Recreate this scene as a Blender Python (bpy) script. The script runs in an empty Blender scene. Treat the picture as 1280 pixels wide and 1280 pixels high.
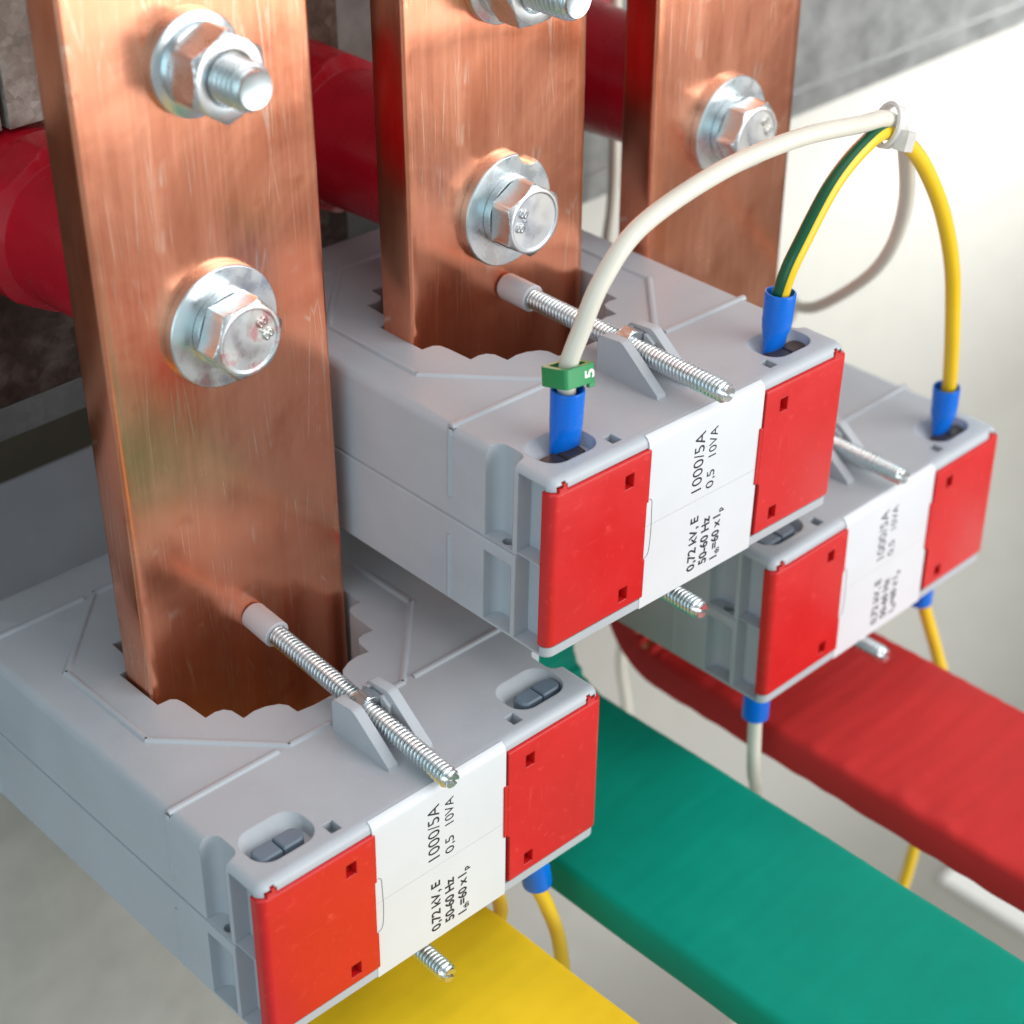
import bpy, bmesh, math, random
from mathutils import Vector, Matrix, Euler
random.seed(7)
S = 0.001                                   # everything below is written in millimetres
R_ = math.radians
scene = bpy.context.scene
COL = scene.collection

# ------------------------------------------------------------------ materials
def new_mat(name):
    m = bpy.data.materials.new(name); m.use_nodes = True
    nt = m.node_tree; b = nt.nodes['Principled BSDF']
    return m, nt, b
def N(nt, t, **kw):
    n = nt.nodes.new(t)
    for k, v in kw.items(): setattr(n, k, v)
    return n
def coords(nt, scale=(1, 1, 1), rot=(0, 0, 0)):
    tc = N(nt, 'ShaderNodeTexCoord'); mp = N(nt, 'ShaderNodeMapping')
    mp.inputs['Scale'].default_value = scale; mp.inputs['Rotation'].default_value = rot
    nt.links.new(tc.outputs['Object'], mp.inputs['Vector'])
    return mp.outputs['Vector']
def noise(nt, vec, scale, detail=3, rough=0.5, dist=0.0):
    n = N(nt, 'ShaderNodeTexNoise'); n.inputs['Scale'].default_value = scale
    n.inputs['Detail'].default_value = detail; n.inputs['Roughness'].default_value = rough
    n.inputs['Distortion'].default_value = dist
    nt.links.new(vec, n.inputs['Vector']); return n.outputs['Fac']
def ramp(nt, fac, stops):
    r = N(nt, 'ShaderNodeValToRGB'); e = r.color_ramp.elements
    while len(e) < len(stops): e.new(0.5)
    for i, (p, c) in enumerate(stops):
        e[i].position = p; e[i].color = c if len(c) == 4 else (*c, 1)
    nt.links.new(fac, r.inputs['Fac']); return r.outputs['Color']
def rng(nt, fac, a, b, lo=0.0, hi=1.0):
    n = N(nt, 'ShaderNodeMapRange'); n.inputs['From Min'].default_value = lo; n.inputs['From Max'].default_value = hi
    n.inputs['To Min'].default_value = a; n.inputs['To Max'].default_value = b
    nt.links.new(fac, n.inputs['Value']); return n.outputs['Result']
def mathn(nt, op, a, b):
    n = N(nt, 'ShaderNodeMath', operation=op)
    for i, x in enumerate((a, b)):
        if isinstance(x, (int, float)): n.inputs[i].default_value = x
        else: nt.links.new(x, n.inputs[i])
    return n.outputs[0]
def mixc(nt, fac, a, b, mode='MIX'):
    n = N(nt, 'ShaderNodeMix', data_type='RGBA', blend_type=mode)
    if isinstance(fac, (int, float)): n.inputs['Factor'].default_value = fac
    else: nt.links.new(fac, n.inputs['Factor'])
    for k, x in (('A', a), ('B', b)):
        s = [i for i in n.inputs if i.name == k and i.type == 'RGBA'][0]
        if isinstance(x, tuple): s.default_value = x if len(x) == 4 else (*x, 1)
        else: nt.links.new(x, s)
    return [o for o in n.outputs if o.type == 'RGBA'][0]
def finish(nt, b, height=None, strength=0.2, dist=0.1, bevel=0.0):
    nrm = None
    if bevel:
        bv = N(nt, 'ShaderNodeBevel', samples=4); bv.inputs['Radius'].default_value = bevel * S
        nrm = bv.outputs['Normal']
    if height is not None:
        bp = N(nt, 'ShaderNodeBump'); bp.inputs['Strength'].default_value = strength
        bp.inputs['Distance'].default_value = dist * S
        nt.links.new(height, bp.inputs['Height'])
        if nrm is not None: nt.links.new(nrm, bp.inputs['Normal'])
        nrm = bp.outputs['Normal']
    if nrm is not None: nt.links.new(nrm, b.inputs['Normal'])

def plastic(name, col, rough, bevel=0.35, var=0.06, grain=2200, bump=0.25, bdist=0.03, dirt=None, scratch=None):
    m, nt, b = new_mat(name)
    v = coords(nt)
    big = noise(nt, v, 55, 4, 0.6)
    fine = noise(nt, v, grain, 2, 0.5)
    lo = tuple(c * (1 - var) for c in col); hi = tuple(min(1, c * (1 + var)) for c in col)
    c = ramp(nt, big, [(0.3, lo), (0.7, hi)])
    if dirt:
        sp = noise(nt, v, 420, 3, 0.7)
        c = mixc(nt, rng(nt, sp, 0, 0.6, 0.60, 0.74), c, dirt)
        c = mixc(nt, rng(nt, noise(nt, v, 24, 6, 0.75), 0, 0.5, 0.56, 0.72), c, tuple(x * 0.86 for x in col))
    if scratch:
        for i, (rot, sc) in enumerate((((0.3, 0.7, 0.4), (1, 1, 0.06)), ((-0.2, -0.9, 0.3), (0.08, 1, 1)))):
            vo = N(nt, 'ShaderNodeTexVoronoi', feature='DISTANCE_TO_EDGE'); vo.inputs['Scale'].default_value = 150
            nt.links.new(coords(nt, sc, rot), vo.inputs['Vector'])
            l = mathn(nt, 'MULTIPLY', rng(nt, vo.outputs['Distance'], 1, 0, 0, 0.016), rng(nt, noise(nt, v, 60 + 20 * i, 3, 0.6), 0, 0.4, 0.58, 0.70))
            c = mixc(nt, l, c, scratch)
    nt.links.new(c, b.inputs['Base Color'])
    nt.links.new(rng(nt, big, rough - 0.06, rough + 0.08, 0.3, 0.7), b.inputs['Roughness'])
    finish(nt, b, fine, bump, bdist, bevel)
    return m
M = {}
M['grey'] = plastic('moulded_grey_plastic', (0.445, 0.475, 0.515), 0.42, 0.5, 0.045, 1300, 0.5, 0.07, (0.50, 0.51, 0.52))
M['greycap'] = plastic('pale_grey_cap_plastic', (0.52, 0.51, 0.54), 0.45, 0.3)
M['dark'] = plastic('slate_terminal_plastic', (0.15, 0.20, 0.26), 0.45, 0.25, 0.08)
M['hole'] = plastic('painted_slot_shade', (0.035, 0.028, 0.026), 0.4, 0.25, 0.1)  # near-black stands in for the shade inside slots that hold a lug
M['red'] = plastic('red_cover_plastic', (0.60, 0.013, 0.014), 0.34, 0.5, 0.04, 900, 0.12, 0.04, (0.76, 0.06, 0.05), (0.74, 0.09, 0.075))
M['label'] = plastic('white_label_paper', (0.665, 0.685, 0.72), 0.42, 0, 0.015, 900, 0.05, 0.02)
M['ink'] = plastic('black_ink', (0.02, 0.02, 0.028), 0.5, 0, 0.1)
M['edgeink'] = plastic('grey_sticker_edge', (0.22, 0.23, 0.27), 0.5, 0, 0.1)
M['blue'] = plastic('blue_lug_vinyl', (0.0, 0.15, 0.70), 0.28, 0.3, 0.10, 500, 0.15, 0.08)
M['wirewhite'] = plastic('off_white_wire_jacket', (0.72, 0.69, 0.60), 0.36, 0, 0.05, 400, 0.08, 0.05)
M['wirebrown'] = plastic('beige_wire_jacket', (0.62, 0.52, 0.42), 0.40, 0, 0.05)
M['wireyellow'] = plastic('yellow_wire_jacket', (0.86, 0.56, 0.015), 0.34, 0, 0.03, 400, 0.08, 0.05)
M['wiregreen'] = plastic('green_wire_stripe', (0.004, 0.105, 0.045), 0.30, 0, 0.05, 400, 0.08, 0.05)
M['marker'] = plastic('green_marker_plastic', (0.02, 0.26, 0.085), 0.38, 0.3, 0.08)
M['white'] = plastic('white_print', (0.85, 0.85, 0.82), 0.4, 0, 0.02)

def sleeve_mat(name, col, rough):
    m, nt, b = new_mat(name)
    v = coords(nt)
    big = noise(nt, v, 40, 4, 0.6)
    lo = tuple(c * 0.93 for c in col); hi = tuple(min(1, c * 1.06) for c in col)
    nt.links.new(ramp(nt, big, [(0.3, lo), (0.7, hi)]), b.inputs['Base Color'])
    nt.links.new(rng(nt, big, rough - 0.05, rough + 0.1, 0.3, 0.7), b.inputs['Roughness'])
    b.inputs['Specular IOR Level'].default_value = 0.15
    v2 = coords(nt, (1, 0.25, 1), (0, 0, 0.2))
    w = noise(nt, v2, 90, 3, 0.55, 0.6)
    f = noise(nt, v, 800, 2)
    finish(nt, b, mathn(nt, 'ADD', w, mathn(nt, 'MULTIPLY', f, 0.15)), 0.3, 0.5)
    return m
M['s_yellow'] = sleeve_mat('yellow_heat_shrink', (0.86, 0.57, 0.02), 0.42)
M['s_green'] = sleeve_mat('green_heat_shrink', (0.0, 0.28, 0.195), 0.5)
M['s_red'] = sleeve_mat('red_heat_shrink', (0.56, 0.032, 0.030), 0.55)

def copper_mat():
    m, nt, b = new_mat('drawn_copper')
    b.inputs['Metallic'].default_value = 1.0
    v = coords(nt)
    streak = noise(nt, coords(nt, (1, 1, 0.02)), 900, 5, 0.65)
    band = noise(nt, coords(nt, (1, 1, 0.12)), 75, 4, 0.6)
    blot = noise(nt, v, 26, 5, 0.62, 0.4)
    c = ramp(nt, blot, [(0.25, (0.80, 0.245, 0.135)), (0.45, (0.92, 0.345, 0.20)), (0.75, (0.98, 0.46, 0.295))])
    c = mixc(nt, rng(nt, band, 0, 0.4, 0.45, 0.75), c, (0.72, 0.215, 0.11))
    c = mixc(nt, rng(nt, streak, 0, 0.30, 0.5, 0.75), c, (0.98, 0.50, 0.33))
    st = noise(nt, coords(nt, (1, 1, 0.55), (0.2, 0.5, 0)), 17, 6, 0.68, 0.8)
    c = mixc(nt, rng(nt, st, 0, 0.6, 0.57, 0.70), c, (0.58, 0.16, 0.08))
    # tarnish spots
    sp = noise(nt, v, 95, 2, 0.5)
    c = mixc(nt, rng(nt, sp, 0, 0.35, 0.70, 0.78), c, (0.56, 0.14, 0.05))
    # scratches : thin lines of stretched voronoi cells in three directions
    tot = None
    for i, (rot, sc, th) in enumerate((((0, 0.42, 0), (1, 1, 0.055), 0.020), ((0, -0.75, 0), (1, 1, 0.07), 0.016), ((0, 1.15, 0), (1, 1, 0.09), 0.016), ((0, 0.03, 0), (1, 1, 0.03), 0.02))):
        vo = N(nt, 'ShaderNodeTexVoronoi', feature='DISTANCE_TO_EDGE'); vo.inputs['Scale'].default_value = 130 + 25 * i
        nt.links.new(coords(nt, sc, rot), vo.inputs['Vector'])
        line = rng(nt, vo.outputs['Distance'], 1, 0, 0.0, th)
        mk = rng(nt, noise(nt, v, 38 + 13 * i, 3, 0.6), 0, 1, 0.53, 0.68)
        l = mathn(nt, 'MULTIPLY', line, mk)
        tot = l if tot is None else mathn(nt, 'MAXIMUM', tot, l)
    c = mixc(nt, mathn(nt, 'MULTIPLY', tot, 0.75), c, (1.0, 0.76, 0.62))
    nt.links.new(c, b.inputs['Base Color'])
    r = mathn(nt, 'ADD', rng(nt, blot, 0.10, 0.24, 0.3, 0.7), mathn(nt, 'MULTIPLY', streak, 0.10))
    nt.links.new(r, b.inputs['Roughness'])
    h = mathn(nt, 'ADD', mathn(nt, 'MULTIPLY', streak, 0.5), mathn(nt, 'SUBTRACT', mathn(nt, 'MULTIPLY', blot, 1.5), mathn(nt, 'MULTIPLY', tot, 0.5)))
    finish(nt, b, h, 0.28, 0.06, 0.5)
    return m
M['copper'] = copper_mat()

def zinc_mat(name='zinc_plated_steel', rough=0.26, bump=True, stain=None):
    m, nt, b = new_mat(name)
    b.inputs['Metallic'].default_value = 1.0
    v = coords(nt)
    n1 = noise(nt, v, 190, 3, 0.5); n2 = noise(nt, v, 60, 2)
    c = ramp(nt, n2, [(0.3, (0.62, 0.76, 0.78)), (0.5, (0.74, 0.76, 0.78)), (0.7, (0.80, 0.77, 0.71))])
    c = mixc(nt, rng(nt, n1, 0, 0.35, 0.5, 0.75), c, (0.50, 0.55, 0.58))
    if stain:
        c = mixc(nt, rng(nt, noise(nt, v, 170, 4, 0.7), 0, 0.6, 0.5, 0.62), c, stain)
    nt.links.new(c, b.inputs['Base Color'])
    nt.links.new(rng(nt, n1, rough - 0.08, rough + 0.16, 0.3, 0.75), b.inputs['Roughness'])
    finish(nt, b, n1, 0.12 if bump else 0.0, 0.05, 0.25 if bump else 0)
    return m
M['zinc'] = zinc_mat()
M['zincface'] = zinc_mat('stamped_bolt_face', 0.34)
M['zincred'] = zinc_mat('stamped_bolt_face_with_red_smear', 0.34, stain=(0.62, 0.12, 0.15))
M['thread'] = zinc_mat('zinc_thread', 0.27, False)

def galv_mat(name, cols, metal, rough):
    m, nt, b = new_mat(name)
    b.inputs['Metallic'].default_value = metal
    v = coords(nt)
    vo = N(nt, 'ShaderNodeTexVoronoi'); vo.inputs['Scale'].default_value = 420
    nt.links.new(v, vo.inputs['Vector'])
    n1 = noise(nt, v, 60, 6, 0.7)
    sp = N(nt, 'ShaderNodeSeparateColor'); nt.links.new(vo.outputs['Color'], sp.inputs[0])
    f = mathn(nt, 'ADD', mathn(nt, 'MULTIPLY', sp.outputs[0], 0.14), mathn(nt, 'MULTIPLY', n1, 0.86))
    nt.links.new(ramp(nt, f, [(0.25, cols[0]), (0.5, cols[1]), (0.75, cols[2])]), b.inputs['Base Color'])
    nt.links.new(rng(nt, n1, rough - 0.1, rough + 0.15, 0.3, 0.7), b.inputs['Roughness'])
    finish(nt, b, n1, 0.3, 0.15, 0.4)
    return m
M['galv'] = galv_mat('galvanised_steel', [(0.20, 0.20, 0.195), (0.25, 0.25, 0.24), (0.31, 0.31, 0.30)], 0.55, 0.42)
M['galv2'] = galv_mat('weathered_galvanised_steel', [(0.15, 0.115, 0.10), (0.34, 0.29, 0.25), (0.66, 0.62, 0.58)], 0.5, 0.45)
M['galv3'] = galv_mat('brown_weathered_steel', [(0.045, 0.03, 0.024), (0.11, 0.075, 0.06), (0.26, 0.20, 0.175)], 0.6, 0.38)
M['insul'] = plastic('dark_red_moulded_resin', (0.44, 0.006, 0.018), 0.26, 0.8, 0.12, 500, 0.2, 0.08, (0.34, 0.03, 0.04))
M['insul'].node_tree.nodes['Principled BSDF'].inputs['Specular IOR Level'].default_value = 0.3
M['wall'] = plastic('white_painted_sheet_metal', (0.30, 0.287, 0.255), 0.5, 0, 0.02, 300, 0.1, 0.1)
M['sheet'] = plastic('white_sheet', (0.82, 0.81, 0.78), 0.5, 0, 0.02, 300, 0.1, 0.1)
M['floor'] = plastic('beige_floor_sheet', (0.17, 0.15, 0.115), 0.6, 0, 0.10, 200, 0.1, 0.1)
M['beige'] = plastic('grey_beige_painted_metal', (0.46, 0.45, 0.42), 0.55, 0.5, 0.10, 200, 0.1, 0.1)
M['olive'] = plastic('painted_olive_shade', (0.085, 0.068, 0.045), 0.55, 0.5, 0.10, 200, 0.1, 0.1)  # dark tone painted in for wall shade below the beam
M['plate'] = plastic('grey_painted_plate', (0.46, 0.45, 0.49), 0.5, 0.5, 0.06)

def tie_mat():
    m, nt, b = new_mat('translucent_nylon')
    b.inputs['Base Color'].default_value = (0.86, 0.85, 0.83, 1); b.inputs['Roughness'].default_value = 0.3
    b.inputs['Transmission Weight'].default_value = 0.35; b.inputs['IOR'].default_value = 1.4
    finish(nt, b, noise(nt, coords(nt), 600, 2), 0.1, 0.05, 0.25)
    return m
M['tie'] = tie_mat()

# ------------------------------------------------------------------ mesh helpers (mm)
def box(bm, x0, x1, y0, y1, z0, z1, mi=0):
    vs = [bm.verts.new((x, y, z)) for z in (z0, z1) for y in (y0, y1) for x in (x0, x1)]
    for f in ((0, 2, 3, 1), (4, 5, 7, 6), (0, 1, 5, 4), (2, 6, 7, 3), (0, 4, 6, 2), (1, 3, 7, 5)):
        fc = bm.faces.new([vs[i] for i in f]); fc.material_index = mi
def loft(bm, rings, closed_ends=True, mi=0, loop=False):
    vr = [[bm.verts.new(p) for p in r] for r in rings]
    n = len(rings[0]); faces = []
    pairs = list(zip(vr, vr[1:])) + ([(vr[-1], vr[0])] if loop else [])
    for a, b in pairs:
        for i in range(n):
            f = bm.faces.new((a[i], a[(i + 1) % n], b[(i + 1) % n], b[i])); f.material_index = mi; faces.append(f)
    if closed_ends and not loop:
        bm.faces.new(list(reversed(vr[0]))).material_index = mi
        bm.faces.new(vr[-1]).material_index = mi
    return faces
def frame_from(d):
    d = Vector(d).normalized()
    u = d.cross(Vector((0, 0, 1)))
    if u.length < 1e-4: u = Vector((1, 0, 0))
    u.normalize(); return d, u, d.cross(u).normalized()
def lathe(bm, org, d, prof, n=40, mi=0, hexr=None, rot=0.0):
    """prof: (along, radius[, 1]) ; rings flagged 1 are the smaller of that radius and a hexagon of corner radius hexr"""
    d, u, w = frame_from(d); org = Vector(org); rings = []
    for p in prof:
        a, r = p[0], p[1]; hx = p[2] if len(p) > 2 else 0.0
        ring = []
        for i in range(n):
            t = 2 * math.pi * i / n
            rr = min(r, hexr * math.cos(math.pi / 6) / math.cos(((t - rot) % (math.pi / 3)) - math.pi / 6)) if (hexr and hx) else r
            ring.append(org + d * a + (u * math.cos(t) + w * math.sin(t)) * rr)
        rings.append(ring)
    return loft(bm, rings, True, mi)
def prism(bm, poly, axis, lo, hi, mi=0):
    def pt(p, h):
        return {0: (h, p[0], p[1]), 1: (p[0], h, p[1]), 2: (p[0], p[1], h)}[axis]
    loft(bm, [[pt(p, lo) for p in poly], [pt(p, hi) for p in poly]], True, mi)
def rrect(x0, x1, y0, y1, r, k=5):
    pts = []
    for cx, cy, a0 in ((x1 - r, y1 - r, 0), (x0 + r, y1 - r, 90), (x0 + r, y0 + r, 180), (x1 - r, y0 + r, 270)):
        for i in range(k + 1):
            a = R_(a0 + 90 * i / k); pts.append((cx + r * math.cos(a), cy + r * math.sin(a)))
    return pts
def catmull(P, step=1.0):
    P = [Vector(p) for p in P]; out = []
    Q = [P[0] * 2 - P[1]] + P + [P[-1] * 2 - P[-2]]
    for i in range(1, len(Q) - 2):
        a, b, c, d = Q[i - 1], Q[i], Q[i + 1], Q[i + 2]
        n = max(2, int((c - b).length / step))
        for k in range(n):
            t = k / n
            out.append(0.5 * (2 * b + (c - a) * t + (2 * a - 5 * b + 4 * c - d) * t * t + (3 * b - a - 3 * c + d) * t ** 3))
    out.append(P[-1]); return out
def tube(bm, path, r, n=20, ref=(0, -1, 0), matfn=None):
    path = [Vector(p) for p in path]; rings = []
    ref = Vector(ref)
    for i, p in enumerate(path):
        t = (path[min(i + 1, len(path) - 1)] - path[max(i - 1, 0)]).normalized()
        u = (ref - t * ref.dot(t)).normalized(); w = t.cross(u); ref = u
        rr = r(i / (len(path) - 1)) if callable(r) else r
        rings.append([p + (u * math.cos(2 * math.pi * k / n) + w * math.sin(2 * math.pi * k / n)) * rr for k in range(n)])
    fs = loft(bm, rings)
    if matfn:
        for i, f in enumerate(fs): f.material_index = matfn((i % n + 0.5) / n * 360, (i // n) / len(path))
def mesh_of(name, bm, mats, org=(0, 0, 0), smooth=38):
    bmesh.ops.recalc_face_normals(bm, faces=bm.faces[:])
    bmesh.ops.translate(bm, verts=bm.verts[:], vec=-Vector(org))
    bmesh.ops.scale(bm, verts=bm.verts[:], vec=(S, S, S))
    me = bpy.data.meshes.new(name); bm.to_mesh(me); bm.free()
    for m in (mats if isinstance(mats, (list, tuple)) else [mats]): me.materials.append(m)
    if smooth: me.shade_smooth(); me.set_sharp_from_angle(angle=R_(smooth))
    return me
def link(name, me, parent=None):
    o = bpy.data.objects.new(name, me); COL.objects.link(o)
    if parent: o.parent = parent
    return o
def boolean(base_bm, cutters, name, mats, org, smooth=38, unions=()):
    """base minus each cutter bmesh, evaluated to a plain mesh"""
    me = mesh_of(name, base_bm, mats, org, 0)
    o = bpy.data.objects.new('tmp', me); COL.objects.link(o); tmp = [o]
    for i, (cb, op) in enumerate([(c, 'DIFFERENCE') for c in cutters] + [(u, 'UNION') for u in unions]):
        cme = mesh_of('cut', cb, mats, org, 0)
        c = bpy.data.objects.new('cut', cme); COL.objects.link(c); tmp.append(c)
        md = o.modifiers.new('b%d' % i, 'BOOLEAN'); md.operation = op; md.solver = 'EXACT'; md.object = c
    dg = bpy.context.evaluated_depsgraph_get()
    out = bpy.data.meshes.new_from_object(o.evaluated_get(dg)); out.name = name
    for t in tmp: bpy.data.objects.remove(t)
    out.materials.clear()
    for m in (mats if isinstance(mats, (list, tuple)) else [mats]): out.materials.append(m)
    if smooth: out.shade_smooth(); out.set_sharp_from_angle(angle=R_(smooth))
    return out
def text_bm(items, thick=0.0):
    """items: (text, length, height, Matrix) -> one bmesh of flat/extruded letters scaled to the box"""
    bm = bmesh.new()
    for it in items:
        txt, L, H, mat = it[:4]; off = it[4] if len(it) > 4 else 0.0
        cu = bpy.data.curves.new('t', 'FONT'); cu.body = txt; cu.size = 1.0; cu.resolution_u = 4
        cu.extrude = 0.0; cu.offset = off
        ob = bpy.data.objects.new('t', cu); COL.objects.link(ob)
        dg = bpy.context.evaluated_depsgraph_get()
        me = bpy.data.meshes.new_from_object(ob.evaluated_get(dg))
        bpy.data.objects.remove(ob)
        xs = [v.co.x for v in me.vertices]; x0, x1 = min(xs), max(xs)
        cap = 0.70
        tb = bmesh.new(); tb.from_mesh(me)
        if thick:
            ex = bmesh.ops.extrude_face_region(tb, geom=tb.faces[:])
            vv = [g for g in ex['geom'] if isinstance(g, bmesh.types.BMVert)]
            bmesh.ops.translate(tb, verts=vv, vec=(0, 0, thick))
        sx = L / (x1 - x0) if L else H / cap; sy = H / cap
        for v in tb.verts:
            v.co = mat @ Vector(((v.co.x - x0) * sx, v.co.y * sy, v.co.z))
        t2 = bpy.data.meshes.new('t2'); tb.to_mesh(t2); tb.free(); bm.from_mesh(t2)
        bpy.data.meshes.remove(t2); bpy.data.meshes.remove(me)
    return bm
def empty(name, loc, label, cat, group=None, rot=(0, 0, 0)):
    o = bpy.data.objects.new(name, None); COL.objects.link(o); o.empty_display_size = 0.01
    o.location = Vector(loc) * S; o.rotation_euler = rot
    return tag(o, label, cat, group)
def tag(o, label=None, cat=None, group=None, kind=None):
    if label: o['label'] = label
    if cat: o['category'] = cat
    if group: o['group'] = group
    if kind: o['kind'] = kind
    return o

# ------------------------------------------------------------------ current transformer (local mm: x 0..102.4, y 0..131, z -48..0)
BASE = Vector((51.2, 65.0, -48.0))
W, D, H = 102.4, 131.0, 48.0
def housing_mesh():
    bm = bmesh.new()
    rings = []
    for z, o in ((-48, -1.0), (-47.7, -0.35), (-47.0, 0.3), (-24.5, 0.3), (-24.2, 0.1), (-24.1, -0.3), (-23.7, -0.3), (-23.6, 0.0), (-2.2, 0.0), (-1.36, -0.17), (-0.65, -0.65), (-0.17, -1.36), (0, -2.2)):
        rings.append([(x, y, z) for x, y in rrect(0 - o, W + o, 0.8 - o, D + o, 2.4 + o * 0.8)])
    loft(bm, rings)
    cuts = []
    # stepped window
    q = [(31, 0), (31, 8), (27.6, 8.2), (26.4, 9.3), (25.9, 11.5), (25.5, 19.6), (22.6, 19.3), (20.6, 19.9), (19.4, 21.6), (19, 25.7), (15.6, 25.2), (12.6, 25.7), (9.6, 27.2), (8.4, 29), (8.2, 32.4), (4, 33), (0, 33)]
    cx, cy = 51.2, 75.0
    poly = [(cx - u, cy - w) for u, w in q] + [(cx + u, cy - w) for u, w in reversed(q[:-1])] + [(cx + u, cy + w) for u, w in q[1:]] + [(cx - u, cy + w) for u, w in list(reversed(q[:-1]))[:-1]]
    c = bmesh.new(); prism(c, poly, 2, -60, 10); cuts.append(c)
    # terminal slots (top and bottom) and small square holes
    c = bmesh.new()
    for s in (0, 1):
        X = (lambda a: a) if not s else (lambda a: W - a)
        xa, xb = sorted((X(4.8), X(21.6)))
        for zt, zb in ((0.3, -3.0), (-48.3, -45.0)):
            rr = []
            for z, e in ((zt, 0.0), (zt + (zb - zt) * 0.45, 0.7), (zb, 1.4)):
                rr.append([(x, y, z) for x, y in rrect(xa + e * 0.8, xb - e * 0.8, 5.9 + e * 0.15, 18.2 - e * 3.4, 5.0 - e * 1.7, 7)])
            loft(c, rr)
        xa, xb = sorted((X(22.5), X(25.3))); box(c, xa, xb, 4.4, 7.8, -3.2, 1)
        # side neck slots, upper and lower, with a screw hole in the web between them
        xa, xb = sorted((X(-1), X(4.2)))
        prism(c, rrect(xa - (2 if not s else 0), xb + (2 if s else 0), 12.9, 22.0, 2.6, 6), 2, -23.2, 2); prism(c, rrect(xa - (2 if not s else 0), xb + (2 if s else 0), 12.9, 22.0, 2.6, 6), 2, -46.3, -27.2)
        # side pocket of the terminal head
        box(c, xa, xb, 3.0, 11.4, -22.7, -1.9); box(c, xa, xb, 3.0, 11.4, -46.4, -23.05)
    cuts.append(c)
    c = bmesh.new()
    for hx in (2.2, W - 2.2): lathe(c, (hx, 16.2, -30), (0, 0, 1), [(0, 1.5), (10, 1.5)], 20)
    cuts.append(c)
    # front pockets for the covers + chips in the lip
    c = bmesh.new()
    for s in (0, 1):
        X = (lambda a: a) if not s else (lambda a: W - a)
        xa, xb = sorted((X(-1), X(31.3))); box(c, xa, xb, -1, 3.7, -44.5, -2.7)
    cuts.append(c)
    for x0_, x1_, y1_, z1_ in ((1.6, 4.8, 2.6, -1.5), (3.2, 4.4, 2.0, -0.9)):
        c = bmesh.new()
        for s in (0, 1):
            X = (lambda a: a) if not s else (lambda a: W - a)
            xa, xb = sorted((X(x0_), X(x1_))); box(c, xa, xb, -1, y1_, -3.5, z1_)
        cuts.append(c)
    me = boolean(bm, cuts, 'housing', [M['grey']], BASE, 30)
    # raised ribs joined into the same mesh
    rb = bmesh.new(); rb.from_mesh(me); bpy.data.meshes.remove(me)
    r2 = bmesh.new()
    def rib(a, b, nrm=(0, 0, 1), w=1.7, h=0.6):
        a, b, nrm = Vector(a), Vector(b), Vector(nrm)
        t = (b - a).normalized(); s = t.cross(nrm).normalized()
        a = a - t * 0.3; b = b + t * 0.3
        pr = [(-w * 0.62, -0.2), (-w * 0.36, h * 0.75), (-w * 0.15, h), (w * 0.15, h), (w * 0.36, h * 0.75), (w * 0.62, -0.2)]
        loft(r2, [[p + s * u + nrm * v for u, v in pr] for p in (a, b)])
    oc = [(45.5, 34), (34, 34.2), (11, 58), (11, 92), (34, 116), (68.4, 116), (91.4, 92), (91.4, 58), (68.4, 34.2), (57.2, 34)]
    for a, b in zip(oc, oc[1:]): rib((*a, 0), (*b, 0))
    for y in (34.2, 116):
        for s in (0, 1):
            X = (lambda a: a) if not s else (lambda a: W - a)
            nx = -1 if not s else 1
            rib((X(0.6), y, 0), (X(30.5), y, 0))
            rib((X(0.0), y, -0.8), (X(0.0), y, -18), (nx, 0, 0), 1.3, 0.45); rib((X(-0.15), y, -29), (X(-0.15), y, -46.5), (nx, 0, 0), 1.3, 0.45)
    # screw bracket on the top: two sloping cheeks and a nut pocket between them
    for x0, x1 in ((44.7, 47.6), (55.2, 58.0)):
        prism(r2, [(31.5, -0.3), (31.5, 8.8), (30.6, 9.6), (24.5, 10.2), (23.2, 9.8), (11.6, 0.9), (11.4, -0.3)], 0, x0, x1)
    box(r2, 47.3, 55.4, 29.6, 31.5, -0.2, 3.2); box(r2, 47.3, 49.0, 23.4, 25.0, -0.2, 7.2); box(r2, 53.9, 55.4, 23.4, 25.0, -0.2, 7.2)
    box(r2, 47.3, 49.0, 29.6, 31.5, 3.2, 8.6); box(r2, 53.9, 55.4, 29.6, 31.5, 3.2, 8.6)
    box(r2, 47.31, 49.4, 20.5, 23.4, -0.2, 1.6)
    for x0, x1 in ((46.0, 48.35), (54.0, 56.3)):
        prism(r2, [(31.2, -0.25), (31.2, 8.2), (30.4, 8.9), (29.45, 8.9), (29.45, -0.25)], 0, x0, x1)
        prism(r2, [(25.3, -0.25), (25.3, 8.9), (24.6, 8.9), (22.2, 7.4), (22.2, -0.25)], 0, x0, x1)
    bmesh.ops.recalc_face_normals(r2, faces=r2.faces[:])
    bmesh.ops.translate(r2, verts=r2.verts[:], vec=-BASE); bmesh.ops.scale(r2, verts=r2.verts[:], vec=(S, S, S))
    t = bpy.data.meshes.new('t'); r2.to_mesh(t); r2.free(); rb.from_mesh(t); bpy.data.meshes.remove(t)
    me = bpy.data.meshes.new('housing'); rb.to_mesh(me); rb.free(); me.materials.append(M['grey'])
    me.shade_smooth(); me.set_sharp_from_angle(angle=R_(28))
    return me
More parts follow.
